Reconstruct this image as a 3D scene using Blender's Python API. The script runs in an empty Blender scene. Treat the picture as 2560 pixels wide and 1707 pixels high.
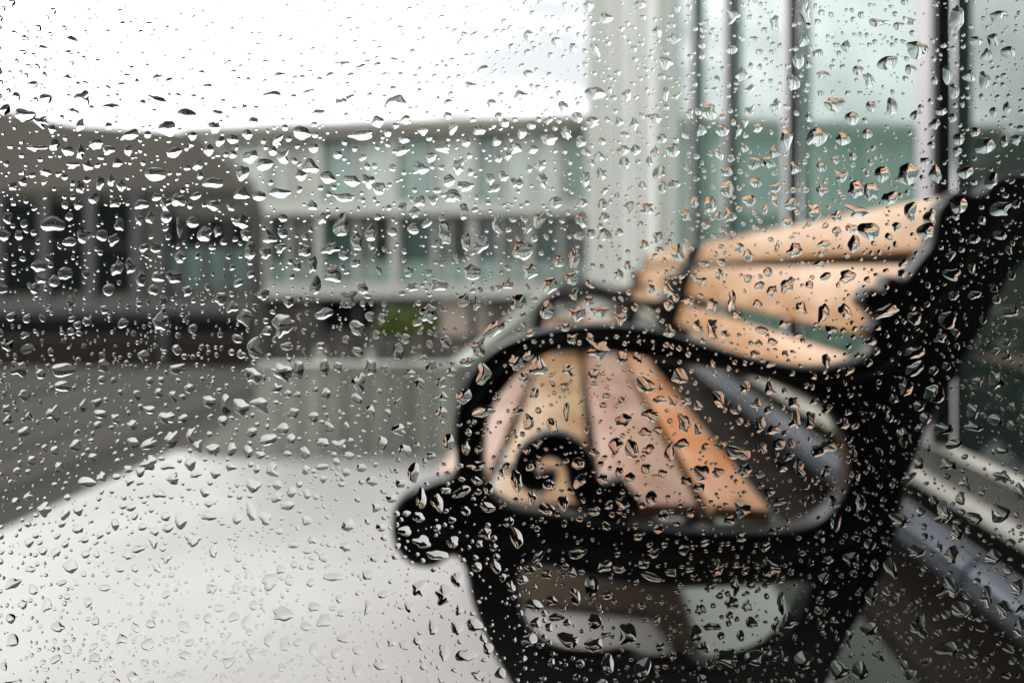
import bpy, bmesh, math, random
from mathutils import Vector
random.seed(11)
R = math.radians
C = bpy.context.scene.collection
# ------------------------------------------------------------------ measures
CZ = 0.73                      # lens height above the terrace (terrace floor z = 0)
F = 1829.0                     # focal length in units of a 2352 wide picture
VX, VY = 1316.0, 618.0         # where the bench's long axis vanishes in it
def at(px, py, Y):
    return ((px-VX)/F*Y, Y, CZ-(py-VY)/F*Y)
# ------------------------------------------------------------------ materials
def mat(name, col, rough=.6, metal=0., spec=.5, ior=1.5, noise=None, bump=None, coat=0.):
    m = bpy.data.materials.new(name); m.use_nodes = True
    nt = m.node_tree; b = nt.nodes['Principled BSDF']
    b.inputs['Base Color'].default_value = (*col, 1)
    b.inputs['Roughness'].default_value = rough
    b.inputs['Metallic'].default_value = metal
    b.inputs['IOR'].default_value = ior
    b.inputs['Specular IOR Level'].default_value = spec
    b.inputs['Coat Weight'].default_value = coat
    b.inputs['Coat Roughness'].default_value = .12
    tc = nt.nodes.new('ShaderNodeTexCoord')
    if noise:                                   # (scale vec, colour 2, lo, hi)
        sc, c2, lo, hi = noise
        mp = nt.nodes.new('ShaderNodeMapping'); mp.inputs['Scale'].default_value = sc
        n = nt.nodes.new('ShaderNodeTexNoise'); n.inputs['Scale'].default_value = 1; n.inputs['Detail'].default_value = 5
        r = nt.nodes.new('ShaderNodeValToRGB')
        r.color_ramp.elements[0].position = lo; r.color_ramp.elements[0].color = (*col, 1)
        r.color_ramp.elements[1].position = hi; r.color_ramp.elements[1].color = (*c2, 1)
        nt.links.new(tc.outputs['Object'], mp.inputs[0]); nt.links.new(mp.outputs[0], n.inputs[0])
        nt.links.new(n.outputs[0], r.inputs[0]); nt.links.new(r.outputs[0], b.inputs['Base Color'])
    if bump:
        sc, st, dist = bump
        n = nt.nodes.new('ShaderNodeTexNoise'); n.inputs['Scale'].default_value = sc; n.inputs['Detail'].default_value = 3
        bp = nt.nodes.new('ShaderNodeBump'); bp.inputs['Strength'].default_value = st; bp.inputs['Distance'].default_value = dist
        nt.links.new(tc.outputs['Object'], n.inputs[0]); nt.links.new(n.outputs[0], bp.inputs['Height'])
        nt.links.new(bp.outputs[0], b.inputs['Normal'])
    return m
M = {}
M['iron'] = mat('black_iron', (.0015,.0017,.0025), .33, spec=.28, noise=((30,30,30),(.005,.005,.007),.4,.7), bump=(120,.25,.002))
def wood(name, c1, c2, c3):
    m = mat(name, c1, .34, spec=.35, coat=.14)
    nt = m.node_tree; b = nt.nodes['Principled BSDF']
    tc = nt.nodes['Texture Coordinate']
    def noise(scale, det):
        mp = nt.nodes.new('ShaderNodeMapping'); mp.inputs['Scale'].default_value = scale
        n = nt.nodes.new('ShaderNodeTexNoise'); n.inputs['Scale'].default_value = 1; n.inputs['Detail'].default_value = det
        nt.links.new(tc.outputs['Object'], mp.inputs[0]); nt.links.new(mp.outputs[0], n.inputs[0]); return n
    a = noise((60,2,60), 4); g = noise((14,4.5,14), 3)
    r1 = nt.nodes.new('ShaderNodeValToRGB'); r1.color_ramp.elements[0].position=.35; r1.color_ramp.elements[1].position=.7
    r1.color_ramp.elements[0].color=(*c1,1); r1.color_ramp.elements[1].color=(*c2,1)
    r2 = nt.nodes.new('ShaderNodeValToRGB'); r2.color_ramp.elements[0].position=.44; r2.color_ramp.elements[1].position=.58
    mx = nt.nodes.new('ShaderNodeMix'); mx.data_type='RGBA'
    nt.links.new(a.outputs[0], r1.inputs[0]); nt.links.new(g.outputs[0], r2.inputs[0])
    nt.links.new(r2.outputs[0], mx.inputs['Factor']); nt.links.new(r1.outputs[0], mx.inputs['A']); mx.inputs['B'].default_value=(*c3,1)
    nt.links.new(mx.outputs['Result'], b.inputs['Base Color'])
    bp = nt.nodes.new('ShaderNodeBump'); bp.inputs['Strength'].default_value=.3; bp.inputs['Distance'].default_value=.001
    nt.links.new(a.outputs[0], bp.inputs['Height']); nt.links.new(bp.outputs[0], b.inputs['Normal'])
    return m
M['wood_back'] = wood('varnished_wood', (.50,.305,.175), (.40,.225,.115), (.37,.19,.08))
M['wood_pink'] = wood('weathered_wood', (.37,.215,.145), (.25,.135,.085), (.22,.10,.045))
M['wood_gold'] = wood('golden_wood', (.37,.235,.115), (.27,.155,.065), (.25,.11,.025))
M['wood_orange'] = wood('orange_wood', (.44,.24,.14), (.34,.165,.08), (.38,.115,.015))
M['terrace'] = mat('wet_terrace', (.36,.348,.338), .5, spec=.3, noise=((1.1,1.1,1.1),(.27,.258,.252),.38,.62), bump=(5,.05,.01))
M['brown_reflection'] = mat('brown_reflection', (.038,.028,.018), .9, spec=.05, noise=((20,20,20),(.055,.042,.03),.3,.7))
M['brown_roof'] = mat('brown_wet_roof', (.052,.047,.039), .9, spec=.08, noise=((4.5,.10,1),(.016,.0155,.0155),.38,.62))  # stretched noise paints wet reflection streaks into the roof colour
M['strip_pale'] = mat('grey_green_reflection', (.52,.545,.49), .6, spec=.2, noise=((3,1.2,1),(.36,.40,.35),.3,.7))
M['strip_dark'] = mat('dark_floor_reflection', (.085,.10,.085), .6, spec=.2, noise=((3,3,3),(.06,.07,.06),.3,.7))
M['street'] = mat('wet_street', (.10,.095,.085), .35, noise=((.4,.4,.4),(.16,.15,.13),.3,.7))
M['parapet'] = mat('pale_cladding', (.33,.35,.30), .6, spec=.2, noise=((6,6,.5),(.21,.22,.185),.35,.7))
M['brown_wall'] = mat('brown_cladding', (.040,.034,.027), .5, noise=((4,4,.8),(.062,.054,.043),.35,.7))
M['brown_board'] = mat('dark_board', (.012,.009,.007), .8, spec=.12, noise=((8,8,8),(.022,.017,.012),.35,.7))
M['white_paint'] = mat('mullion_paint', (.40,.375,.395), .35)
M['cream_metal'] = mat('sill_metal', (.72,.70,.62), .22, metal=.15)
M['grey_metal'] = mat('grey_sill', (.09,.085,.078), .3)
M['pier_pale'] = mat('pale_fin', (.34,.35,.31), .6, spec=.2)
M['fin_white'] = mat('white_fin', (.82,.82,.79), .6, spec=.2)
M['fin_brown'] = mat('brown_fin', (.20,.175,.155), .6, spec=.2)
M['pale_mullion'] = mat('pale_mullion', (.55,.56,.52), .6, spec=.2)
M['black_strip'] = mat('dull_black', (.012,.012,.015), .4)
M['pipe'] = mat('blue_grey_pipe', (.125,.14,.175), .18, metal=.55)
M['room'] = mat('dark_room_shell', (.03,.029,.027), .9)
M['facade_glass'] = mat('green_glass', (.085,.15,.125), .02, ior=2.3, spec=.5, bump=(1.2,.04,.02))
M['facade_glass'].node_tree.nodes['Principled BSDF'].inputs['Specular Tint'].default_value = (.86,.97,.93,1)
M['facade_dark_mirror'] = mat('dark_reflection_glass', (.016,.026,.022), .02, ior=2.0, bump=(1.2,.04,.02))  # nearest bay: the dark building's reflection put into the glass colour
M['facade_dark_mirror'].node_tree.nodes['Principled BSDF'].inputs['Specular Tint'].default_value = (.85,1,.95,1)
M['pale_glass'] = mat('pale_green_glass', (.42,.49,.43), .2, spec=.6, noise=((.5,.5,.1),(.52,.58,.52),.35,.7))
M['mid_glass'] = mat('mid_green_glass', (.27,.38,.33), .2, spec=.6, noise=((.7,.7,.3),(.14,.21,.19),.3,.7))
M['dark_glass'] = mat('dark_window_glass', (.004,.006,.007), .6, spec=.06)
M['teal_glass'] = mat('teal_window_glass', (.03,.07,.06), .3, spec=.5)
M['lifted_glass'] = mat('lifted_window_glass', (.035,.045,.041), .3, spec=.3, noise=((1.5,1.5,1.5),(.015,.018,.018),.3,.7))  # dark window tone lifted in place of haze over the office block
M['stone'] = mat('pale_stone', (.52,.53,.48), .6, noise=((.6,.6,.6),(.42,.43,.39),.3,.7))
M['roof'] = mat('roof_edge', (.20,.19,.16), .6)
M['brown_stone'] = mat('brown_render', (.085,.075,.057), .7, noise=((.5,.5,.5),(.055,.05,.039),.3,.7))
M['grey_stone'] = mat('grey_pier', (.058,.055,.058), .6)
M['ground_floor'] = mat('shopfront_brown', (.13,.11,.085), .6, noise=((.8,.8,.8),(.05,.043,.035),.35,.65))
M['leaf'] = mat('lime_foliage', (.075,.095,.014), .5, noise=((5,5,5),(.07,.12,.01),.3,.7))
M['pot'] = mat('planter_clay', (.40,.27,.21), .7)
M['pink_wall'] = mat('pink_render', (.50,.40,.34), .7)
def mix_glass():
    m = bpy.data.materials.new('clear_pane'); m.use_nodes = True; nt = m.node_tree
    for n in list(nt.nodes):
        if n.type != 'OUTPUT_MATERIAL': nt.nodes.remove(n)
    out = [n for n in nt.nodes][0]
    t = nt.nodes.new('ShaderNodeBsdfTransparent'); t.inputs[0].default_value = (.985,.99,.985,1)
    g = nt.nodes.new('ShaderNodeBsdfGlossy'); g.inputs['Roughness'].default_value = .0
    f = nt.nodes.new('ShaderNodeFresnel'); f.inputs['IOR'].default_value = 1.3
    mx = nt.nodes.new('ShaderNodeMixShader')
    nt.links.new(f.outputs[0], mx.inputs[0]); nt.links.new(t.outputs[0], mx.inputs[1]); nt.links.new(g.outputs[0], mx.inputs[2])
    nt.links.new(mx.outputs[0], out.inputs[0]); return m
M['pane'] = mix_glass()
def water():
    m = bpy.data.materials.new('rain_water'); m.use_nodes = True; nt = m.node_tree
    for n in list(nt.nodes):
        if n.type != 'OUTPUT_MATERIAL': nt.nodes.remove(n)
    out = [n for n in nt.nodes][0]
    g = nt.nodes.new('ShaderNodeBsdfGlass'); g.inputs['IOR'].default_value = 1.333; g.inputs['Roughness'].default_value = 0
    nt.links.new(g.outputs[0], out.inputs[0]); return m
M['water'] = water()
M['scratch'] = mat('scratched_glass', (.30,.33,.30), .5)
# ------------------------------------------------------------------ helpers
def tag(o, label=None, cat=None, group=None, kind=None):
    if label: o['label'] = label
    if cat: o['category'] = cat
    if group: o['group'] = group
    if kind: o['kind'] = kind
    return o
def link(name, me, m, parent=None):
    o = bpy.data.objects.new(name, me); C.objects.link(o)
    if m is not None and not me.materials: me.materials.append(m)
    if parent is not None: o.parent = parent
    return o
def empty(name, label, cat, loc=(0,0,0), group=None):
    o = bpy.data.objects.new(name, None); C.objects.link(o); o.location = loc; o.empty_display_size = .1
    return tag(o, label, cat, group)
class MB:
    def __init__(s, origin=(0,0,0)): s.v=[]; s.f=[]; s.o=Vector(origin)
    def box(s, x0,x1,y0,y1,z0,z1, shear=0.):
        b=len(s.v)
        for z in (z0,z1):
            for x,y in ((x0,y0),(x1,y0),(x1,y1),(x0,y1)): s.v.append(Vector((x,y,z))-s.o)
        s.f += [(b,b+3,b+2,b+1),(b+4,b+5,b+6,b+7),(b,b+1,b+5,b+4),(b+1,b+2,b+6,b+5),(b+2,b+3,b+7,b+6),(b+3,b,b+4,b+7)]
        return s
    def prism(s, pts, a0, a1, axis='y'):            # pts: (u,v) polygon extruded along axis
        b=len(s.v); n=len(pts)
        for a in (a0,a1):
            for u,v in pts:
                s.v.append(Vector((u,a,v) if axis=='y' else (a,u,v) if axis=='x' else (u,v,a))-s.o)
        s.f.append(tuple(range(b,b+n))); s.f.append(tuple(range(b+2*n-1,b+n-1,-1)))
        for i in range(n):
            j=(i+1)%n; s.f.append((b+i,b+n+i,b+n+j,b+j))
        return s
    def tube(s, p, q, r, n=24):
        p=Vector(p)-s.o; q=Vector(q)-s.o; d=(q-p).normalized()
        u=d.orthogonal().normalized(); w=d.cross(u); b=len(s.v)
        for c in (p,q):
            for i in range(n):
                a=2*math.pi*i/n; s.v.append(c+u*math.cos(a)*r+w*math.sin(a)*r)
        for i in range(n):
            j=(i+1)%n; s.f.append((b+i,b+j,b+n+j,b+n+i))
        s.f.append(tuple(range(b+n-1,b-1,-1))); s.f.append(tuple(range(b+n,b+2*n)))
        return s
    def build(s, name, m, parent=None, bevel=0., smooth=False, seg=2):
        me=bpy.data.meshes.new(name); me.from_pydata([tuple(v) for v in s.v],[],s.f)
        bm=bmesh.new(); bm.from_mesh(me)
        bmesh.ops.recalc_face_normals(bm, faces=bm.faces)
        if bevel: bmesh.ops.bevel(bm, geom=list(bm.edges), offset=bevel, segments=seg, affect='EDGES', profile=.5)
        bm.to_mesh(me); bm.free()
        if smooth:
            for p in me.polygons: p.use_smooth=True
            me.set_sharp_from_angle(angle=R(40))
        o=link(name, me, m, parent)
        if parent is None: o.location=s.o
        return o
def catmull(pts, closed=True, n=6):
    out=[]; L=len(pts)
    rng=range(L) if closed else range(L-1)
    for i in rng:
        if closed: p0,p1,p2,p3=pts[i-1],pts[i],pts[(i+1)%L],pts[(i+2)%L]
        else: p0,p1,p2,p3=pts[max(i-1,0)],pts[i],pts[i+1],pts[min(i+2,L-1)]
        for k in range(n):
            t=k/n
            out.append(tuple(.5*((2*b)+(-a+c)*t+(2*a-5*b+4*c-d)*t*t+(-a+3*b-3*c+d)*t**3) for a,b,c,d in zip(p0,p1,p2,p3)))
    if not closed: out.append(pts[-1])
    return out
# ------------------------------------------------------------------ bench
BY = .95                                     # near iron end of the first bench
def curve_plate(loops, thick, bev):
    cu=bpy.data.curves.new('tmp','CURVE'); cu.dimensions='2D'; cu.fill_mode='BOTH'; cu.extrude=thick/2-bev; cu.bevel_depth=bev; cu.bevel_resolution=3; cu.offset=-bev
    for lp in loops:
        sp=cu.splines.new('POLY'); sp.points.add(len(lp)-1); sp.use_cyclic_u=True
        for i,(x,z) in enumerate(lp): sp.points[i].co=(x,z,0,1)
    o=bpy.data.objects.new('tmp',cu); C.objects.link(o)
    dg=bpy.context.evaluated_depsgraph_get()
    me=bpy.data.meshes.new_from_object(o.evaluated_get(dg)); bpy.data.objects.remove(o)
    return me
def px2(pts, Y=BY):
    return [((x-VX)/F*Y, CZ-(y-VY)/F*Y) for x,y in pts]
OUT=[(905,1205),(915,1150),(950,1120),(1000,1098),(1048,1075),(1047,1000),(1055,920),(1085,850),(1140,795),(1220,762),(1320,745),
(1420,743),(1520,758),(1620,788),(1720,816),(1820,836),(1900,836),(1960,820),(1992,788),(1982,755),(2002,735),(1982,712),(1966,690),(1985,658),(2012,664),
(2030,632),(2062,640),(2095,600),(2125,560),(2135,510),(2150,470),(2190,440),(2235,448),(2270,415),(2330,400),(2400,425),(2440,480),
(2425,545),(2375,585),(2325,610),(2290,660),(2250,740),(2205,820),(2165,895),(2125,965),(2095,1040),(2072,1110),(2058,1180),(2040,1260),(2000,1340),
(1950,1430),(1905,1520),(1880,1600),(1875,1700),(1900,1830),(1970,1930),(2030,2023),(1880,2023),(1800,1930),(1680,1790),(1530,1700),
(1380,1790),(1250,1930),(1150,2023),(1010,2023),(1080,1930),(1160,1830),(1195,1700),(1180,1575),(1128,1475),(1088,1375),(1070,1295),(1045,1268),(1000,1292),(950,1286),(916,1252)]
HOLE_ARM=[(1120,1105),(1114,1020),(1130,940),(1170,880),(1215,835),(1270,808),(1350,802),(1440,812),(1520,826),(1600,838),(1700,858),
(1790,882),(1870,922),(1915,972),(1936,1040),(1930,1110),(1895,1165),(1840,1198),(1740,1210),(1600,1208),(1480,1200),(1380,1190),(1290,1172),(1200,1162),(1150,1142)]
HOLE_SEAT=[(1202,1300),(1194,1380),(1222,1450),(1280,1492),(1370,1502),(1440,1496),(1500,1514),(1580,1506),(1640,1516),(1700,1504),
(1760,1478),(1812,1420),(1846,1345),(1830,1328),(1700,1336),(1500,1338),(1350,1316),(1260,1293)]
def band(path, w0, w1, n=6):                  # closed outline of a tapering ribbon
    p=catmull(path, False, n); L=len(p); a=[];b=[]
    for i,(x,y) in enumerate(p):
        x0,y0=p[max(i-1,0)]; x1,y1=p[min(i+1,L-1)]; d=math.hypot(x1-x0,y1-y0) or 1
        w=(w0+(w1-w0)*i/(L-1))/2; nx,ny=-(y1-y0)/d*w,(x1-x0)/d*w
        a.append((x+nx,y+ny)); b.append((x-nx,y-ny))
    return a+b[::-1]
def shift(me, dy):
    for v in me.vertices:
        x,z,y=v.co.x,v.co.y,v.co.z; v.co=(x, y+dy, z)
def join(meshes, name):
    bm=bmesh.new()
    for m in meshes: bm.from_mesh(m)
    bmesh.ops.recalc_face_normals(bm, faces=bm.faces)
    me=bpy.data.meshes.new(name); bm.to_mesh(me); bm.free()
    for p in me.polygons: p.use_smooth=True
    me.set_sharp_from_angle(angle=R(35))
    return me
def end_frame_mesh():
    main=curve_plate([px2(catmull(OUT)), px2(catmull(HOLE_ARM)), px2(catmull(HOLE_SEAT))], .038, .007); shift(main,0)
    sc=curve_plate([px2(band([(1430,1190),(1385,1150),(1345,1115),(1330,1060),(1298,1026),(1255,1018),(1218,1040),(1205,1074),(1222,1104),(1256,1100),(1264,1076)],84,34))], .030,.006); shift(sc,0)
    leaf=[]
    for i in range(20):
        a=2*math.pi*i/20; rr=54+6*math.cos(5*a); leaf.append((1405+rr*1.1*math.cos(a),1150+rr*math.sin(a)))
    hole=[(1374+13*math.cos(2*math.pi*i/14),1160+13*math.sin(2*math.pi*i/14)) for i in range(14)]
    lf=curve_plate([px2(leaf),px2(hole)], .026,.004); shift(lf,0)
    # raised bead that runs along the arm and the back post, as cast on such ends
    bead=curve_plate([px2(band([(1085,1090),(1082,1000),(1100,920),(1150,850),(1230,795),(1330,774),(1430,776),(1540,795),(1660,832),(1800,862),(1920,872),(2010,850),(2080,780),(2150,690),(2220,590),(2290,510),(2360,470)],12,12))], .044,.002); shift(bead,0)
    bead2=curve_plate([px2(band([(960,1200),(1060,1215),(1200,1235),(1400,1262),(1600,1270),(1800,1262),(1960,1230)],16,16))], .044,.002); shift(bead2,0)
    return join([main,sc,lf,bead,bead2],'end_frame')
XO=.1
bench=empty('park_bench','nearer park bench, tan wooden slats between black scrolled iron ends','bench',(XO,BY,0),'slatted iron benches in a row along the glass facade')
EF=end_frame_mesh()
for v in EF.vertices: v.co.x-=XO
e1=link('end_frame',EF,M['iron'],bench)
e2=link('end_frame',EF,M['iron'],bench); e2.location.y=1.78
def slat(name, p, q, th, m, y0=.024, y1=1.757):
    # cross-section from p to q (x, z rel. world), thickness below / behind
    (x0,z0),(x1,z1)=p,q; d=math.hypot(x1-x0,z1-z0); nx,nz=(z1-z0)/d*th,-(x1-x0)/d*th
    mb=MB(); mb.prism([(x0-XO,z0),(x1-XO,z1),(x1-XO+nx,z1+nz),(x0-XO+nx,z0+nz)], y0, y1)
    return mb.build(name, m, bench, bevel=.004, smooth=True)
s_='seat_slat'
slat(s_,(-.212,.418),(-.118,.443),.018,M['wood_pink'])
slat(s_,(-.102,.445),(.022,.445),.018,M['wood_gold'])
slat(s_,(.038,.4445),(.153,.443),.018,M['wood_pink'])
slat(s_,(.170,.442),(.243,.436),.018,M['wood_orange'])
b_='back_slat'
slat(b_,(.350,.548),(.3745,.614),.018,M['wood_back'])
slat(b_,(.385,.642),(.4185,.737),.018,M['wood_back'])
slat(b_,(.4235,.753),(.447,.820),.018,M['wood_back'])
MB().box(.437-XO,.449-XO,.024,1.757,.722,.766).build('back_gap_shade',M['brown_board'],bench)  # dark bar added behind the slats to deepen the shade in the gap
for x0_,x1_ in ((-.122,-.096),(.016,.044),(.147,.176)):
    MB().box(x0_-XO,x1_-XO,.03 if x0_>0 else .55,1.75 if x0_>0 else 1.75,.395,.422).build('seat_gap_shade',M['brown_board'],bench)  # dark bars added below the seat slats so the gaps read as shade
for k,(x,z) in enumerate([(-.16,.437),(-.04,.4455),(.096,.4445),(.207,.4395)]):
    for y in (.05,1.73):
        mb=MB(); mb.tube((x-XO,y,z-.003),(x-XO,y,z+.002),.006,14); mb.build('bolt',M['grey_metal'],bench)
def copy_tree(o, parent=None):
    c=o.copy(); C.objects.link(c); c.parent=parent
    for ch in list(o.children): copy_tree(ch,c)
    return c
b2=copy_tree(bench); b2.location.y=BY+2.05
b2['label']='farther park bench with tan slats, mostly hidden behind the nearer bench'
# ------------------------------------------------------------------ terrace & surroundings
ter=MB((0,2,0)); 
ter.v=[]; 
pts=[(-1.60,.22),(1.0,.22),(1.0,16),(-.45,16),(-.45,3.20),(-1.60,3.20)]
ter.prism([(x,y) for x,y in pts],-.15,0,'z'); tag(ter.build('terrace_floor',M['terrace']),kind='structure')
st=MB(); st.box(-400,400,-60,900,-3.2,-3.0); tag(st.build('street',M['street']),kind='structure')
# low walls round the terrace
lr=MB((-5,4,-.5)); lr.box(-14,-1.61,-2,9.9,-.8,-.5); lr.box(-1.609,-.53,3.25,9.9,-.8,-.501)
tag(lr.build('lower_roof',M['brown_roof']),kind='structure')
fw=empty('parapet','pale green clad parapet at the far end of the terrace','parapet',(-.9,3.17,0))
o_=(-.9,3.17,0)
MB(o_).prism([(-1.50,.001),(-.45,.001),(-.45,.335),(-1.245,.335),(-1.245,.22)],3.13,3.20).build('cladding',M['parapet'],fw)
MB(o_).box(-.52,-.45,3.211,15.9,-.12,.335).build('cladding',M['parapet'],fw)
MB(o_).box(-1.25,-.44,3.12,3.21,.337,.357).build('coping',M['parapet'],fw)
for k in range(9):
    x=-1.17+k*.085
    MB(o_).box(x,x+.014,3.122,3.129,.001,.335).build('rib',M['parapet'],fw)
# ------------------------------------------------------------------ right glass facade
FX=.80
fa=empty('glass_facade','tall green glass facade with pale vertical mullions running along the right behind the bench','facade',(FX,8,0))
fo=(FX,8,0); ys=[.56+1.13*k for k in range(27)]
for k,y in enumerate(ys):
    mu=MB(fo).box(FX-.040,FX-.002,y-.0,y+.075,.36,9).build('mullion',M['white_paint'] if k<5 else M['pale_mullion'],fa)
    if k<5: MB(fo).box(FX-.038,FX-.002,y-.017,y-.001,.36,9).build('black_strip',M['black_strip'],mu)  # black strip added to deepen the mullion's shaded near face
    if k>4:
        for j in (1,2): MB(fo).box(FX-.04,FX-.002,y+j*.37,y+j*.37+.16,.36,9).build('fin',M[['pier_pale','fin_white','pale_mullion','fin_brown','fin_white','pier_pale'][(k*2+j)%6]],fa)
    if k<len(ys)-1: MB(fo).box(FX,FX+.02,y+.0755,y+1.108,.36,9).build('pane',M['facade_dark_mirror' if k<1 else 'facade_glass'],fa)
MB(fo).box(FX-.012,FX+.05,.24,ys[-1]+.1,.337,.358).build('sill',M['cream_metal'],fa,bevel=.006)
MB(fo).box(FX-.005,FX+.05,.24,ys[-1]+.1,.275,.336).build('sill_web',M['grey_metal'],fa)
MB(fo).box(FX-.035,FX+.05,.24,ys[-1]+.1,.250,.274).build('lower_sill',M['cream_metal'],fa,bevel=.006)
MB(fo).box(FX-.01,FX+.05,.24,ys[-1]+.1,.02,.234).build('base_panel',M['brown_board'],fa)
for y0,y1 in ((.24,1.36),(1.375,3.6),(3.615,6.2),(6.215,9)):
    MB(fo).tube((FX-.09,y0,.19),(FX-.09,y1,.19),.042,32).build('pipe',M['pipe'],fa,smooth=True)
for y in (1.2,2.6,4.2): MB(fo).box(FX-.1,FX-.011,y,y+.03,.12,.15).build('bracket',M['grey_metal'],fa)
cl_=MB((.42,15,0)).box(.25,.60,14.2,14.5,0.001,9).build('column',M['pale_mullion'],bevel=.02)
tag(cl_,'tall white column at the far end of the glass facade','column')
mt_=MB((.05,2,0)).prism([(-.13,1.72),(.16,1.66),(.19,1.52),(.235,1.50),(.235,2.60),(-.13,2.60)],.003,.014,'z').build('seat_reflection',M['brown_reflection'])  # reflection and shade of the bench seat, painted as a flat brown patch
tag(mt_,'painted brown reflection of the seat on the terrace floor under the nearer bench','reflection')
ps=MB((.4,4,0)); ps.box(.245,.455,.25,12,.004,.008); tag(ps.build('pale_reflection_strip',M['strip_pale']),kind='structure')  # facade reflection on the wet floor, painted as a pale strip
ps=MB((.5,4,0)); ps.box(.457,.598,.25,12,.004,.0085); tag(ps.build('dark_reflection_strip',M['strip_dark']),kind='structure')  # bench shade and facade reflection, painted as a darker strip
pk=MB((.7,4,0)).box(.60,.785,.24,13.9,.004,.05).build('kick_board',M['brown_board'],bevel=.004)
tag(pk,'dark brown board lying along the foot of the glass facade','board')
# ------------------------------------------------------------------ far building across the street
def wbox(px0,px1,py0,py1,Y,d):               # box whose front face fills a rectangle of the measured view
    x0,_,z1=at(px0,py0,Y); x1,_,z0=at(px1,py1,Y); return (x0,x1,Y,Y+d,z0,z1)
FY=30.
fb=empty('office_building','long pale green glass office block across the street, white piers between its windows','building',(-5,FY,-3))
fo=(-5,FY,-3)
MB(fo).box(-14.5,5,FY+.6,FY+9,-3,CZ+4.7).build('wall',M['stone'],fb)
def sb(mb,*a): mb.box(*wbox(*a)); return mb
# roof edge a little higher to the right
x0=at(440,300,FY)[0]; x1=at(1600,262,FY)[0]
MB(fo).prism([(x0,CZ+4.75),(x1,CZ+5.30),(x1,CZ+5.72),(x0,CZ+5.08)],FY-.5,FY+9).build('roof_edge',M['roof'],fb)
MB(fo).prism([(x0,CZ+5.085),(x1,CZ+5.725),(x1,CZ+5.86),(x0,CZ+5.24)],FY-.7,FY+9.2).build('roof_cap',M['stone'],fb)
edges=[440,520,605,665,730,820,905,1000,1085,1150,1215,1290,1370,1450,1530,1600]
ups=['pale_glass','pale_glass','pale_glass','stone','mid_glass','pale_glass','mid_glass','pale_glass','mid_glass','pale_glass','pale_glass','mid_glass','pale_glass','mid_glass','pale_glass']
for i in range(len(edges)-1):
    a,b=edges[i],edges[i+1]
    for nm,y0,y1,mt,up in (('window',308,462,ups[i],.45),('window',500,600,'lifted_glass' if i%2 else 'teal_glass',.45),('window',600,648,'mid_glass',.4)):
        w=MB(fo); w.box(*wbox(a+9,b-9,y0,y1,FY+up,.12)); w.build(nm,M[mt],fb)
    if i%2: sb(MB(fo),a+28,a+34,500,648,FY+.2,.2).build('glazing_bar',M['stone'],fb)
for i,a in enumerate(edges):
    w=11 if i%2==0 else 6
    w=8 if i%2==0 else 4
    sb(MB(fo),a-w,a+w,300,682,FY-.05 if i%2==0 else FY+.15,.45).build('pier',M['stone'],fb)
    sb(MB(fo),a-w,a+w,682.5,844,FY-.05 if i%2==0 else FY+.15,.45).build('pier',M['grey_stone'],fb)
sb(MB(fo),440,1600,462,492,FY-.35,.9).build('ledge',M['stone'],fb)
sb(MB(fo),440,1600,650,682,FY-.45,1.0).build('ledge',M['stone'],fb)
for i,(a,b,y0,y1,mt) in enumerate([(610,720,690,840,'ground_floor'),(740,860,690,755,'dark_glass'),(740,860,757,840,'ground_floor'),(870,990,690,840,'ground_floor'),(1000,1110,690,770,'pink_wall'),(1000,1110,772,840,'ground_floor'),(1120,1210,690,840,'ground_floor'),(1220,1400,690,840,'ground_floor')]):
    sb(MB(fo),a,b,y0,y1,FY+.3,.2).build('shopfront',M[mt],fb)
def shrub(cx,cy,Y,rx,rz,n,seed,label,pot=True):
    rnd=random.Random(seed); c=Vector(at(cx,cy,Y)); base=Vector((c.x,c.y,-3.0))
    t=empty('shrub',label,'shrub',base)
    bm=bmesh.new()
    for i in range(n):
        while True:
            p=Vector((rnd.uniform(-1,1),rnd.uniform(-1,1),rnd.uniform(-1,1)))
            if .35<p.length<1+.15*rnd.random(): break
        p=Vector((p.x*rx,p.y*rx,p.z*rz))+c-base
        u=Vector((rnd.gauss(0,1),rnd.gauss(0,1),rnd.gauss(0,1))).normalized(); w=u.orthogonal().normalized()
        s=.09*rnd.uniform(.7,1.4)
        bm.faces.new([bm.verts.new(p+u*s*1.5),bm.verts.new(p+w*s*.6),bm.verts.new(p-u*s*1.5),bm.verts.new(p-w*s*.6)])
    me=bpy.data.meshes.new('foliage'); bm.to_mesh(me); bm.free(); link('foliage',me,M['leaf'],t)
    h=c.z+3-rz*.6
    MB().tube((0,0,.0),(0,0,max(h,.5)),.06,8).build('stem',M['brown_board'],t)
    return t
shrub(915,742,26.5,.75,.5,900,3,'lime green shrub in front of the ground floor of the office block')
shrub(985,735,27.5,.45,.35,350,4,'smaller lime green shrub just right of the larger one')
# bollard like posts and people-high pillars at street level
for i,px in enumerate((735,790,850,905,960,1000,1040)):
    x,_,_=at(px,0,22); h=[1.6,1.3,1.5,1.7,1.3,1.6,1.2][i]
    t=empty('street_post',['pale post at street level, leftmost of the row','slim grey street post second from the left','street post below the dark shop window','pale post left of the lime shrub','grey post just below the lime shrub','pale post right of the lime shrub','short pale post at the right end of the row'][i],'post',(x,22,-3),'posts standing along the street')
    MB().tube((0,0,0),(0,0,h),.12,12).build('shaft',M['stone' if i%2==0 else 'grey_stone'],t)
    MB().tube((0,0,h+.002),(0,0,h+.10),.15,12).build('cap',M['grey_stone'],t)
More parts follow.
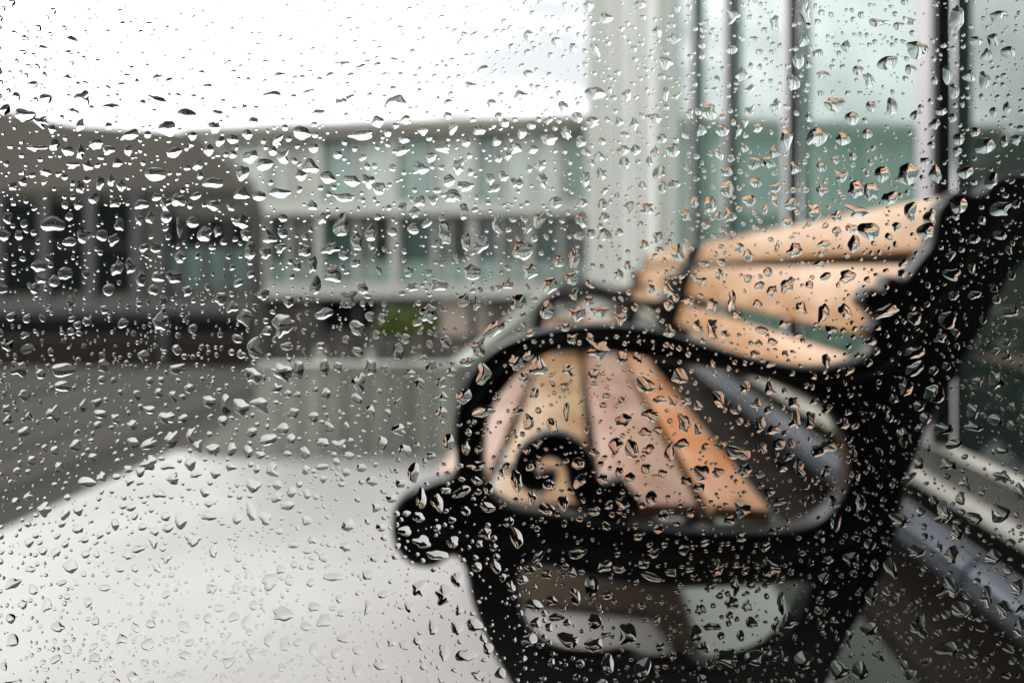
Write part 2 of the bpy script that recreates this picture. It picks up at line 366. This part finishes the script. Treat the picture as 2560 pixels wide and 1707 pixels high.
# ------------------------------------------------------------------ dark building on the left
LY=18.
lb=empty('brown_building','dark brown building on the left with grey piers, black windows and a curved gable end','building',(-11,LY,-3))
lo=(-11,LY,-3)
prof=[(-1500,150),(-600,215),(-200,238),(0,250),(90,272),(180,288),(330,296),(440,304),(480,330),(520,372),(548,410),(566,460),(572,500),(572,845),(-1500,845)]
MB(lo).prism([(at(x,y,LY)[0],at(x,y,LY)[2]) for x,y in prof],LY,LY+.9).build('wall',M['brown_stone'],lb)
def lbx(name,px0,px1,py0,py1,mt,proud=.06): return MB(lo).box(*wbox(px0,px1,py0,py1,LY-proud,proud-.004)).build(name,M[mt],lb)
wx=-1400
cols=[]
while wx<330: cols.append(wx); wx+=106
cols=[c+ (-1400+106*14-(-16)) *0 for c in cols]
for c in range(-1366,330,106):
    w=lbx('window',c,c+72,462,560,'dark_glass'); w=lbx('window',c,c+72,566,672,'dark_glass')
    lbx('pier',c+78,c+98,440,690,'grey_stone',.14)
for c in (372,425,478,528):
    lbx('window',c,c+40,500,566,'dark_glass'); lbx('window',c,c+40,572,664,'teal_glass')
    lbx('pier',c+43,c+49,500,690,'grey_stone',.12)
lbx('ledge',-1400,575,690,716,'grey_stone',.3)
lbx('shopfront',-1400,575,730,772,'dark_glass',.05)
lbx('shopfront',-1400,575,778,844,'brown_board',.05)
lbx('cornice',-1400,560,424,440,'brown_stone',.2)
lbx('drainpipe',366,384,470,840,'black_strip',.18)
# ------------------------------------------------------------------ unseen dark room, added behind the camera against sky glare, and its window
rm=MB((0,-1,0)); 
WX0,WX1,WZ0,WZ1=-.55,.55,.25,1.35
for b in ((-2,WX0,.30,.36,-.1,2.6),(WX1,.99,.30,.36,-.1,2.6),(WX0,WX1,.30,.36,-.1,WZ0),(WX0,WX1,.30,.36,WZ1,2.6)): rm.box(*b)
tag(rm.build('added_room_front_wall',M['room']),kind='structure')
rm=MB((0,-1,0)); rm.box(-2.1,-2.0,-3,.24,-.1,2.6); rm.box(1.0,1.1,-3,.24,-.1,2.6); rm.box(-2.1,1.1,-3.1,-3,-.1,2.6)
tag(rm.build('added_room_walls',M['room']),kind='structure')
rm=MB((0,-1,0)); rm.box(-2.1,1.1,-3.1,.18,-.2,-.105); tag(rm.build('added_room_floor',M['room']),kind='structure')
rm=MB((0,-1,0)); rm.box(-2.1,1.1,-3.1,.24,2.605,2.7); tag(rm.build('added_room_ceiling',M['room']),kind='structure')
PY=.33
wn=empty('window','clear window glass wet with rain, close in front of the whole view','window',(0,PY,WZ0))
wo=(0,PY,WZ0)
MB(wo).box(WX0+.001,WX1-.001,PY,PY+.004,WZ0+.001,WZ1-.001).build('pane',M['pane'],wn)
# fine scratch on the glass
def onp(px,py,Y=PY): return at(px,py,Y)
sc=MB(wo)
pth=[(1962,900),(1975,930),(1988,965),(2002,1000),(2022,1048),(2046,1092)]
rs=random.Random(5)
for j in range(5):
    off=[0,2,-2,4,7][j]; wd=[1.6,1.0,.8,.6,.5][j]; a=[0,0,1,1,2][j]; bnd=[6,4,5,4,5][j]
    pp=[(x+off+rs.uniform(-1,1),y) for x,y in pth[a:bnd]]
    rb=band(pp,wd,wd*.5,4)
    sc.prism([(at(x,y,PY)[0],at(x,y,PY)[2]) for x,y in rb],PY-.00005-.00001*j,PY-.00002)
sc.build('scratch',M['scratch'],wn)
# ------------------------------------------------------------------ raindrops
Q={ (0,0):"""115,175,50,25,0 335,190,70,45,35 200,225,55,35,20 320,250,55,35,25 105,240,45,25,10 155,255,35,25,30 310,365,45,50,20 380,455,75,85,0 210,455,70,50,0 75,445,40,50,0 510,495,95,45,0 720,460,90,50,10 585,350,40,25,0 725,360,60,40,-30 775,375,50,35,-30 840,275,40,25,-30 560,390,45,25,-10 955,400,50,35,0 500,405,40,20,40 150,390,60,35,0 130,305,40,20,0 1285,350,60,40,-10 1520,350,60,35,-10 1585,300,50,45,0 1660,315,50,45,10 1610,350,55,30,0 1610,455,50,45,-20 1820,475,110,80,-5 1420,430,60,45,10 1250,440,100,45,-10 1840,130,40,25,0 1715,118,50,20,-10 2220,320,60,40,-20 1775,345,45,30,0 2165,395,55,40,0 1465,520,80,35,0 1550,295,50,20,0 860,530,100,70,15 115,530,100,70,0 190,560,70,55,10 1165,560,50,50,0 770,590,90,80,0 985,585,60,60,0 600,620,90,50,-10 1385,610,90,70,20 1660,620,130,50,-10 1735,560,60,60,0 1780,610,40,45,0 1855,640,60,40,0 2080,590,40,70,20 440,660,70,60,0 250,665,55,60,30 170,680,90,35,0 370,700,40,70,0 500,690,60,50,0 590,690,40,60,0 800,700,80,50,-20 960,690,50,60,20 1070,640,60,45,0 1070,710,40,40,0 1150,720,80,60,-25 1300,720,60,70,0 1440,680,50,50,-30 1550,710,45,45,0 1980,720,50,60,30 2035,680,80,50,0 2200,600,60,50,0 2280,650,45,50,0 1215,755,85,60,-10 1425,765,75,75,0 1690,830,60,70,-30 1615,830,80,60,20 1505,815,80,60,20 1930,775,80,60,0 2105,765,60,80,20 2060,830,55,70,0 2135,855,80,55,0 2250,820,45,60,0 2310,810,45,55,0 2270,865,60,45,-20 1115,795,60,80,20 910,760,40,60,35 715,800,110,70,0 980,840,110,50,0 460,840,40,75,10 510,830,35,60,0 400,825,40,30,0 370,860,45,60,0 60,855,50,40,10 210,790,60,40,20 1375,870,30,35,0 1285,885,110,50,5 1580,905,110,45,5 1740,865,70,60,0 2075,900,90,70,20 820,920,80,60,0 760,935,55,70,0 900,900,60,35,-20 720,905,50,40,-30 530,930,60,50,-10 360,940,45,50,0 300,940,40,40,0 650,940,70,50,-20 1110,890,80,60,0 1190,900,70,50,0 245,1030,130,70,0 385,1080,70,80,30 20,1080,60,60,30 90,1080,50,50,0 640,1010,40,50,0 690,1000,45,60,0 550,1030,50,70,0 470,1080,60,60,0 765,995,60,60,20 825,1040,35,90,0 885,1020,60,60,0 940,1075,80,70,-20 1000,1060,40,60,0 1110,1020,80,60,0 1300,1000,50,40,0 1485,1000,50,70,30 1570,1035,80,120,15 1640,1110,60,90,0 1705,1070,60,90,15 1900,1050,60,60,0 1905,975,50,60,20 1850,955,40,60,0 2045,1070,70,110,0 2130,970,50,80,0 2140,1110,50,90,0 2285,1030,50,100,0 2210,1120,70,90,0 1520,1140,80,60,-30 1435,1210,50,90,0 1240,1090,70,60,10 1150,1150,60,90,20 1220,1160,60,60,0 1300,1070,50,50,0 600,1220,50,80,0 180,1220,80,60,0 300,1255,70,70,0 540,1230,60,80,30 730,1270,80,50,0 800,1270,90,60,10 650,1280,50,80,0 500,1330,60,60,20 155,1320,60,50,20 1530,1260,90,80,30 1450,1310,60,90,0 1210,1350,70,50,0 1400,1150,70,60,0 1600,1375,90,80,10 1490,1440,100,50,-20 1130,1460,90,80,10 1300,1490,110,110,0 740,1475,90,80,0 1640,1505,80,70,20 1970,1440,90,90,-10 2020,1310,80,60,0 2170,1250,90,80,0 2270,1510,130,60,-35 1875,1245,50,60,0 1015,1370,70,60,0 2130,1380,60,70,20""",
(1176,0):"""430,85,70,50,10 75,165,50,60,0 205,195,45,60,0 280,225,40,60,0 380,430,100,70,0 525,440,50,60,0 705,290,60,70,-30 705,430,30,70,0 740,180,60,50,0 665,150,50,60,0 585,25,70,40,0 350,30,50,60,0 1210,110,50,90,0 1015,75,60,60,0 1010,230,50,50,0 1055,345,60,60,10 1090,410,60,35,-30 1110,180,50,30,0 1290,380,70,80,0 1315,280,60,80,0 1340,190,50,60,0 1345,60,60,90,0 1405,245,60,40,-20 1430,345,70,40,0 1535,215,50,60,-10 1590,325,60,50,20 1640,370,50,80,-20 1725,290,110,70,-20 1860,230,110,90,15 1680,105,100,40,0 1775,120,60,40,-10 1835,100,50,35,0 1830,320,60,50,0 1480,480,90,80,0 1745,490,60,90,0 1560,545,70,70,0 1650,490,50,60,0 1400,630,110,90,-10 1260,640,60,110,0 1365,540,40,50,0 1210,490,50,80,20 905,515,80,80,0 965,600,70,60,0 1040,600,30,60,0 1070,560,30,50,0 1090,510,40,60,0 870,600,50,60,0 990,870,70,80,0 1120,750,90,60,0 1180,745,60,60,20 1120,840,60,50,0 1205,700,50,60,0 1300,775,50,60,-30 910,940,70,80,0 1000,990,60,70,0 985,790,60,50,0 800,990,50,60,0 840,930,40,60,0 1090,920,70,60,0 1210,920,40,60,0 1280,940,60,60,0 1265,1020,60,50,0 1390,975,60,90,-10 1520,640,80,60,-30 1700,800,80,80,-30 1820,800,110,110,0 1580,870,80,90,10 1650,880,80,90,15 1735,910,80,70,0 1585,970,110,60,5 1510,810,60,60,0 1945,800,60,90,0 1640,1060,110,90,20 1570,1120,60,90,10 1440,1270,60,40,-20 1540,1270,80,70,-20 1265,1310,60,90,20 1410,1215,60,35,0 1300,1150,80,70,-30 1430,1440,60,100,10 1530,1430,60,80,0 1010,1380,40,110,0 920,1400,60,70,10 920,1510,60,90,10 1830,970,70,90,0 1920,1000,60,90,0 1900,1060,80,90,-20 2040,90,70,150,10 2110,60,70,80,0 2230,75,80,60,-20 2210,185,60,70,0 2180,255,60,60,0 2280,240,80,60,0 2170,370,60,90,0 2100,350,70,60,0 2000,340,50,110,0 2030,420,50,80,0 2170,670,100,90,-20 2260,650,40,60,0 2200,830,70,80,-10 2240,960,110,70,0 2050,640,60,60,0 2080,790,90,60,0 2130,190,70,50,0 2050,940,90,90,0 1720,1430,130,60,-15 1850,1460,70,70,0 2000,1470,90,90,10 2240,1080,70,50,0 2020,1260,90,60,0 2290,1430,80,60,20 510,690,60,50,0 565,690,50,60,20 515,750,60,60,0 490,560,40,50,0 560,570,40,60,0 650,545,80,50,0 235,490,50,60,-30 300,540,50,60,0 170,640,80,60,0 250,610,50,70,0 315,650,50,60,0 370,560,70,50,0 380,230,50,70,0 75,340,50,40,0 40,440,70,50,10 335,820,50,80,0 400,720,50,50,-20 140,830,50,80,-10 130,760,60,50,-30 15,680,60,60,0 20,840,60,60,0 410,800,50,60,0 740,690,70,70,0 675,790,60,80,0 655,700,40,60,0 690,860,50,60,0 415,940,50,60,0 425,1080,70,70,0 540,950,50,60,-20 620,960,60,70,0 200,930,70,60,-20 125,1010,60,90,25 320,1010,50,90,-10 50,1150,100,100,0 85,1245,90,70,0 285,1185,60,100,0 215,1200,60,60,0 275,1280,60,70,-20 175,1310,70,90,0 30,1390,80,90,0 160,1425,70,90,0 285,1350,50,50,0 300,1440,80,80,0 405,1430,90,60,0 760,1160,70,90,-10 670,1090,50,60,0 490,1260,50,50,0 530,1220,40,50,0""",
(0,784):"""1170,30,80,100,0 90,125,100,70,0 290,130,120,70,0 290,205,80,60,0 250,330,70,80,0 385,295,40,70,15 475,110,60,60,0 815,125,90,50,-10 1160,155,80,80,0 1300,140,110,80,15 1370,130,60,100,0 960,275,70,60,0 1040,290,60,100,-5 1105,300,80,90,0 1195,290,90,70,10 765,350,90,60,0 870,215,50,50,0 1490,120,50,90,0 1700,120,60,90,20 1830,50,50,110,0 1650,190,70,90,0 1880,150,70,40,0 1700,325,50,80,0 1980,115,60,60,0 1230,450,90,60,-15 790,450,70,90,20 880,430,50,80,10 685,470,90,50,-20 910,480,50,60,0 980,495,70,60,20 1065,495,50,60,0 1140,505,50,60,0 1195,520,50,40,0 1300,400,60,60,0 1480,465,70,50,0 1560,475,70,60,0 1400,510,50,60,0 1320,515,40,30,0 1860,500,70,60,10 1755,470,50,80,0 1830,405,80,50,0 685,560,90,80,0 770,575,80,40,0 795,630,70,70,-20 875,560,70,80,0 645,600,50,60,0 535,620,50,40,0 590,585,60,40,0 400,645,110,60,5 275,580,50,80,0 205,770,80,80,0 130,710,60,40,-20 360,775,60,60,0 300,790,50,80,20 310,715,40,40,0 455,720,30,35,0 565,755,40,40,0 1165,660,90,80,0 1250,590,70,80,-20 990,605,60,60,20 940,690,50,70,-25 1060,575,60,50,0 1090,655,25,40,0 1180,585,40,50,0 1405,590,50,50,0 1410,700,40,60,0 1485,630,40,50,0 1375,655,40,40,0 1590,600,50,50,0 1710,640,70,60,0 1660,580,60,50,0 1480,575,80,40,-10 900,610,70,40,-10 730,700,80,50,10 830,820,70,110,0 885,905,90,90,-10 960,800,90,60,0 1220,810,80,70,-10 1155,780,60,110,-15 1320,750,90,60,-5 1090,810,50,80,10 1340,690,50,70,20 1410,820,60,60,0 705,920,50,70,-20 655,850,50,50,10 585,980,60,50,0 325,1030,90,80,-10 360,860,60,60,0 390,910,50,40,0 140,1045,60,40,0 60,1110,100,60,-20 215,1210,60,80,20 265,1310,80,60,20 60,1370,70,80,0 50,1270,60,60,10 165,890,40,40,0 1240,1100,90,100,0 1300,1250,120,90,5 1130,1290,60,80,20 1165,1210,50,60,0 955,1270,50,60,0 1490,1280,90,80,-30 845,1310,60,80,-10 680,1390,80,70,0 1050,1470,80,60,-10 815,1540,60,60,0 1310,1390,70,80,0 1235,1370,60,80,0 1165,1430,80,70,30 1440,1410,50,80,0 560,1365,60,60,0 405,1195,50,60,0 480,1130,80,40,0 1085,1130,60,50,0 1095,990,50,60,-20 980,960,50,80,0 1415,960,60,40,0 1350,930,80,50,-10 1435,910,50,50,0 1285,870,50,40,0 1530,1080,120,50,5 1590,940,70,60,10 1490,990,60,60,0 1430,1030,50,40,0 1600,840,70,90,30 1750,850,60,60,0 1690,825,40,40,0 1840,650,60,60,-20 1580,1360,80,60,0 1690,1220,40,90,0 1760,1160,60,50,0 1690,1070,70,60,0 2040,1160,90,90,0 1930,1130,70,90,20 2100,1310,60,80,0 2040,1420,60,80,0 1990,1310,50,80,0 1860,1390,60,70,-20 1920,1370,50,50,0 2140,1440,80,80,0 1745,1480,80,70,20 1640,1500,60,90,-10 1520,1540,50,50,0 500,1470,60,80,0 20,1490,40,50,0 2180,1300,80,70,0 2100,1090,70,70,-20 1940,920,90,60,10 1935,720,50,110,0 2010,740,60,90,-20 2120,690,100,50,-10 2080,920,60,60,0 1860,870,80,60,10 2010,980,110,50,5 2230,880,60,60,0 2240,760,80,50,20 2190,640,60,40,30 2200,30,70,90,0 2220,150,70,110,0 2130,250,80,80,10 2220,320,110,60,-15 2140,490,40,70,0 2190,570,90,50,0 2060,460,60,80,0 2030,330,60,70,0 1900,600,60,100,10""",
(1176,784):"""120,115,90,90,10 60,170,60,60,0 75,370,60,80,0 20,100,60,90,-30 185,385,60,80,-20 255,130,60,50,0 240,210,50,50,10 250,320,35,90,0 400,40,110,90,-10 375,150,60,60,0 505,75,60,70,0 575,75,50,50,0 610,200,90,90,20 510,360,90,60,-10 475,475,80,70,30 550,495,70,100,-20 625,495,60,50,-20 635,340,90,60,10 615,585,50,60,0 790,375,60,100,-15 855,400,40,70,0 780,470,80,50,-15 870,600,80,80,0 945,600,60,50,-25 725,510,50,100,10 740,270,50,60,-10 770,160,80,80,20 950,260,60,100,-15 1040,510,110,80,20 1140,380,50,90,10 1150,490,50,60,0 1225,470,70,60,-20 1430,490,130,70,-10 1300,360,60,90,0 1295,280,60,60,10 1370,360,60,90,0 1240,575,60,50,0 1320,580,60,80,-20 1070,590,70,70,10 1185,215,50,80,10 1070,210,50,70,0 1490,820,50,120,10 1600,740,50,90,0 1060,770,90,70,0 1000,820,60,50,0 860,670,60,50,0 800,640,60,50,10 640,720,60,80,0 575,710,40,40,0 510,740,70,70,0 310,640,50,80,-10 305,560,70,60,0 170,660,60,60,20 160,770,90,60,20 235,740,60,80,-10 20,640,60,110,-10 20,900,60,110,-20 300,970,90,60,-10 430,1030,80,60,-20 365,1120,70,110,0 180,1190,60,50,0 425,1130,60,60,0 290,1170,50,90,-15 640,1080,110,40,20 605,1020,60,50,0 650,970,60,50,20 730,1060,60,40,0 940,1040,70,80,20 1180,1040,90,90,-15 1160,940,60,50,-20 1025,1120,50,80,0 1010,1200,70,70,-10 1080,1215,50,60,10 920,1310,80,50,0 960,1350,40,40,0 845,1340,60,90,0 865,1230,50,60,0 1050,1350,40,60,0 1210,1310,40,60,0 1275,1280,80,80,-20 1235,1200,40,110,0 1100,1290,60,60,-20 1170,1110,50,50,0 910,1120,60,60,0 380,1285,70,80,0 260,1370,110,80,25 375,1390,90,80,-10 530,1340,90,110,0 110,1290,50,60,0 100,1210,90,60,10 80,1370,70,80,0 440,1480,60,110,0 600,1500,80,110,0 990,1450,110,90,10 1110,1450,90,80,0 1340,1460,100,90,-20 1200,1440,60,60,-20 1550,1360,40,90,10 1500,1510,90,110,20 1600,1510,80,100,-10 1685,1440,50,60,0 1640,1320,90,70,0 1850,50,110,60,-10 1850,125,110,60,-15 1940,240,110,90,-10 1810,210,70,90,10 2115,320,70,80,0 2120,390,90,50,10 1980,400,100,60,0 2030,470,90,50,-15 2220,360,80,60,10 1800,440,70,90,-15 1900,350,60,60,0 2000,565,80,60,0 1870,560,60,60,20 1980,790,80,110,20 2240,790,100,90,-20 1780,820,90,80,10 2060,720,50,70,0 2080,650,60,50,20 2040,880,60,80,0 2120,810,90,60,10 2020,980,70,100,10 2010,1130,100,90,10 2060,1230,100,80,20 1870,1310,80,110,0 1860,960,100,60,10 1740,1040,60,110,-25 1650,1170,60,90,0 2180,1170,60,110,0 2260,1230,80,90,0 2330,1310,60,100,0 2320,1130,60,90,0 2210,990,80,80,0 2250,620,80,60,15 2330,690,60,90,-20 2250,500,60,40,0 2220,180,80,90,0 2270,65,50,50,0 2000,1410,120,70,-10 1560,1000,90,70,20"""}
drops=[]   # cx, cy, w, h, rot (in the 2352 wide measure)
for (ox,oy),txt in Q.items():
    for t in txt.split():
        x,y,w,h,r=map(float,t.split(',')); drops.append((ox+x/2,oy+y/2,w/2*.9,h/2*.9,r,True))
cell=40; grid={}
def put(x,y,rad): grid.setdefault((int(x//cell),int(y//cell)),[]).append((x,y,rad))
def free(x,y,rad,pad):
    gx,gy=int(x//cell),int(y//cell)
    for i in range(gx-2,gx+3):
        for j in range(gy-2,gy+3):
            for (a,b,r) in grid.get((i,j),()):
                if (a-x)**2+(b-y)**2<(r+rad+pad)**2: return False
    return True
kept=[]
for d in sorted(drops,key=lambda d:-d[2]*d[3]):
    if d[1]>1050 and d[0]<950: d=(d[0],d[1],d[2]*.85,d[3]*.85,d[4],d[5])
    rr=.36*math.sqrt(d[2]*d[3])
    if not free(d[0],d[1],rr,-2): continue
    kept.append(d); put(d[0],d[1],max(d[2],d[3])*.46)
rd=random.Random(77)
def size():
    u=rd.random()
    if u<.54: return rd.uniform(3.2,7.5)
    if u<.86: return rd.uniform(7.5,14)
    return rd.uniform(14,27)
n=0
for s in sorted([size() for _ in range(8500)],reverse=True):
    for tries in range(25):
        x,y=rd.uniform(-160,2512),rd.uniform(-120,1690)
        q=s*(.65 if y<230 and s>14 else 1)
        if x>2150 or (y>1150 and x<950): q*=.9
        if not free(x,y,q*.5,1.0): continue
        a=rd.choice([1,1,1.15,1.3,1.6,.8]); rot=rd.choice([0,0,90,-30,-20,20,-40,60])+rd.uniform(-12,12)
        put(x,y,q*.5); kept.append((x,y,q*math.sqrt(a),q/math.sqrt(a),rot,False)); n+=1
        break
MMP=PY/F                                   # metres on the pane per unit
def drop_geo(d, seed):
    x,y,w,h,rot,big=d; rn=random.Random(seed)
    A=max(w,h)
    if A>26: ns,nr=44,11
    elif A>13: ns,nr=28,8
    elif A>7: ns,nr=18,6
    else: ns,nr=12,4
    amp=min(1.,A/24.)*rn.uniform(.4,1.15)
    har=[(k,amp*rn.gauss(0,1)*c,rn.uniform(0,6.28)) for k,c in ((2,.11),(3,.10),(4,.075),(5,.06),(6,.045),(7,.03))]
    bend=rn.gauss(0,.24)*amp; skew=rn.gauss(0,.16)*amp; sag=rn.uniform(0,.18)
    cs=rn.uniform(.55,.9)
    if y<360: cs=rn.uniform(.8,1.15)                 # edge slope
    if y>1020 and x<1000: cs*=.78
    if A<10: cs=rn.uniform(.7,1.1)
    flat=rn.uniform(.95,1.2) if A>14 else 1.0
    cr,sr=math.cos(R(rot)),math.sin(R(rot)); rad=[]
    for i in range(ns):
        a=2*math.pi*i/ns; rad.append(max(.42,1+sum(m*math.cos(k*a+p) for k,m,p in har)))
    rm=sum(rad)/ns; V=[]; Fc=[]; mn=min(w,h)/2; mean=math.sqrt(w*h)/2*.8+mn*.2
    wob=[(rn.uniform(1.5,3.),rn.uniform(0,6.28),rn.uniform(1.5,3.),rn.uniform(0,6.28)) for _ in range(2)]
    def pt(rho,i):
        a=2*math.pi*i/ns; r=rad[i%ns]/rm; rr=1+(r-1)*(rho**1.5)   # rings grow from round to the outline
        u=rho*rr*math.cos(a); v=rho*rr*math.sin(a)
        e=1-rho*rho
        hh=(e**(1/flat))*cs*.5*mean*(rho*rho*(.5+.5*r)+(1-rho*rho))
        hh*=1+.22*amp*(math.sin(wob[0][0]*u+wob[0][1])*math.sin(wob[0][2]*v+wob[0][3]))
        hh*=1+sag*v*1.0
        u2=u+bend*(v*v-.3); v2=v+skew*(u*u-.3)
        X=u2*w/2; Y=v2*h/2
        return (x+X*cr-Y*sr, y+X*sr+Y*cr, hh)
    V.append(pt(0,0))
    rhos=[math.sin(math.pi/2*(j/nr))**.9 for j in range(1,nr+1)]
    for rho in rhos:
        for i in range(ns): V.append(pt(rho,i))
    W=[((X-VX)*MMP, PY-.00012-max(hh,0)*MMP, CZ-(Yy-VY)*MMP) for X,Yy,hh in V]
    for i in range(ns): Fc.append((0,1+i,1+(i+1)%ns))
    for j in range(nr-1):
        b=1+j*ns
        for i in range(ns):
            k=(i+1)%ns; Fc.append((b+i,b+ns+i,b+ns+k,b+k))
    ntop=len(Fc)
    b=1+(nr-1)*ns; base=len(W)
    for i in range(ns): X_,_,Z_=W[b+i]; W.append((X_,PY-.0001,Z_))
    for i in range(ns):
        k=(i+1)%ns; Fc.append((b+i,base+i,base+k,b+k))
    Fc.append(tuple(base+i for i in range(ns-1,-1,-1)))
    return W,Fc,ntop
def drop_mesh(name, items, origin):
    V=[];Fc=[];sm=[]
    for d,seed in items:
        W,F_,nt_=drop_geo(d,seed); o=len(V)
        V+=[(a-origin[0],b-origin[1],c-origin[2]) for a,b,c in W]; Fc+=[tuple(o+i for i in f) for f in F_]; sm+=[i<nt_ for i in range(len(F_))]
    me=bpy.data.meshes.new(name); me.from_pydata(V,[],Fc)
    me.polygons.foreach_set('use_smooth',sm)
    bm=bmesh.new(); bm.from_mesh(me); bmesh.ops.recalc_face_normals(bm,faces=bm.faces)
    for e in bm.edges:
        if len(e.link_faces)==2 and e.link_faces[0].smooth!=e.link_faces[1].smooth: e.smooth=False
    bm.to_mesh(me); bm.free()
    return me
inview=lambda d:-4<d[0]<2356 and -4<d[1]<1572
kept=[(d,i) for i,d in enumerate(kept)]
order=sorted([k for k in kept if inview(k[0])],key=lambda k:-k[0][2]*k[0][3])
indiv=order[:300]; ids={k[1] for k in indiv}
rest=[k for k in kept if k[1] not in ids]
def backdrop(x,y):
    if x<600 and y<280: return 'the white sky on the left'
    if x<1350 and y<280: return 'the white sky'
    if x>=2200 and y<430: return 'the dark facade bay'
    if x>=1350 and y<480 and y<700-.3*(x-1350): return 'the glass facade'
    if x<600 and y<480: return 'the brown building wall'
    if x<600 and y<850: return 'the dark windows on the left'
    if x<440 and y<1050+.42*(430-x): return 'the dark low wall'
    if x<600 and y<1045: return 'the brown corner panel'
    if x<1050 and y<500: return 'the pale upper storey'
    if x<1200 and y<690: return 'the office windows'
    if x<1050 and y<840: return 'the dark ground floor'
    if x<1050 and y<1045: return 'the pale parapet'
    if x<1000+max(0,(y-1300)*.6): return 'the pale terrace floor'
    if x>2100: return 'the pipe and sills' if y>950 else 'the iron back post'
    if y<650: return 'the top bench slats' if x>1500 else 'the office windows'
    if y<760: return 'the bench back slats' if x>1500 else 'the far bench arm'
    if y<860: return 'the iron armrest'
    if y<1160: return 'the seat slats' if x<1760 else 'the gap behind the seat'
    if y<1330: return 'the iron seat rail'
    return 'the iron bench leg'
def where(x,y):
    c=['far left','left','centre left','centre right','right','far right'][min(5,max(0,int(x/392)))]
    r=['top','upper','middle','lower','bottom'][min(4,max(0,int(y/314)))]
    return r+' '+c
def shape(d):
    w,h=d[2],d[3]; s='large' if w*h>1500 else 'medium' if w*h>1000 else 'small'
    f='round' if .8<w/h<1.25 else 'wide' if w>h else 'tall'
    if abs(d[4])>=15: f+=' tilted'
    return s+' '+f
for d,i in indiv:
    ox,oy,oz=at(d[0],d[1],PY)
    o=link('raindrop',drop_mesh('raindrop',[(d,i)],(ox,oy,oz)),M['water']); o.location=(ox,oy,oz)
    tag(o,'%s raindrop before %s, %s'%(shape(d),backdrop(d[0],d[1]),where(d[0],d[1])),'raindrop','raindrops on the window glass')
oz=at(1176,784,PY)
o=link('small_raindrops',drop_mesh('small_raindrops',rest,oz),M['water']); o.location=oz
tag(o,'countless tiny raindrops scattered between the larger ones on the glass','raindrops',kind='stuff')
# ------------------------------------------------------------------ light
OFFX=5.5
W=bpy.data.worlds.new('World'); bpy.context.scene.world=W; W.use_nodes=True; nt=W.node_tree
bg=nt.nodes['Background']; sky=nt.nodes.new('ShaderNodeTexSky'); sky.sky_type='NISHITA'; sky.sun_disc=False
EL,AZ=R(48),R(-50)            # azimuth from +Y, negative = towards -X
sky.sun_elevation=EL; sky.sun_rotation=AZ; sky.dust_density=4; sky.air_density=1; sky.ozone_density=1
hs=nt.nodes.new('ShaderNodeHueSaturation'); hs.inputs['Saturation'].default_value=.06
# overcast: an even white cloud layer over the sky colour
cl=nt.nodes.new('ShaderNodeMix'); cl.data_type='RGBA'; cl.inputs['Factor'].default_value=.72
tc=nt.nodes.new('ShaderNodeTexCoord'); nz=nt.nodes.new('ShaderNodeTexNoise'); nz.inputs['Scale'].default_value=1.7; nz.inputs['Detail'].default_value=6; nz.inputs['Distortion'].default_value=.5
cr_=nt.nodes.new('ShaderNodeValToRGB'); cr_.color_ramp.elements[0].position=.40; cr_.color_ramp.elements[1].position=.58
cr_.color_ramp.elements[0].color=(2.2,2.25,2.4,1); cr_.color_ramp.elements[1].color=(14.5,14.5,14.6,1)
mpw=nt.nodes.new('ShaderNodeMapping'); mpw.inputs['Location'].default_value=(OFFX,0,.4); mpw.inputs['Scale'].default_value=(1,1,2.2); nt.links.new(tc.outputs['Generated'],mpw.inputs[0]); nt.links.new(mpw.outputs[0],nz.inputs[0]); nt.links.new(nz.outputs[0],cr_.inputs[0])
nt.links.new(sky.outputs[0],hs.inputs['Color']); nt.links.new(hs.outputs[0],cl.inputs['A']); nt.links.new(cr_.outputs[0],cl.inputs['B'])
nt.links.new(cl.outputs['Result'],bg.inputs['Color']); bg.inputs['Strength'].default_value=.12
sl=bpy.data.lights.new('sun','SUN'); sl.energy=.8; sl.angle=R(20); sl.color=(1,.97,.92)
so=bpy.data.objects.new('sun',sl); C.objects.link(so)
dirv=Vector((math.sin(AZ)*math.cos(EL),math.cos(AZ)*math.cos(EL),math.sin(EL)))
so.rotation_euler=dirv.to_track_quat('Z','Y').to_euler(); so.location=dirv*20
# ------------------------------------------------------------------ camera
cam=bpy.data.cameras.new('camera'); co=bpy.data.objects.new('camera',cam); C.objects.link(co)
co.location=(0,0,CZ); co.rotation_euler=(R(90),0,0)
cam.sensor_width=36; cam.lens=36*F/2352; cam.clip_start=.01; cam.clip_end=2000
cam.shift_x=-(VX-1176)/2352; cam.shift_y=-(784-VY)/2352
cam.dof.use_dof=True; cam.dof.focus_distance=PY-.0006; cam.dof.aperture_fstop=4.8; cam.dof.aperture_blades=0
S=bpy.context.scene; S.camera=co
S.view_settings.view_transform='Standard'; S.view_settings.look='None'; S.view_settings.exposure=1.32; S.view_settings.gamma=1
S.cycles.use_denoising=True; S.cycles.max_bounces=12; S.cycles.transmission_bounces=10; S.cycles.transparent_max_bounces=12
S.cycles.sample_clamp_indirect=6
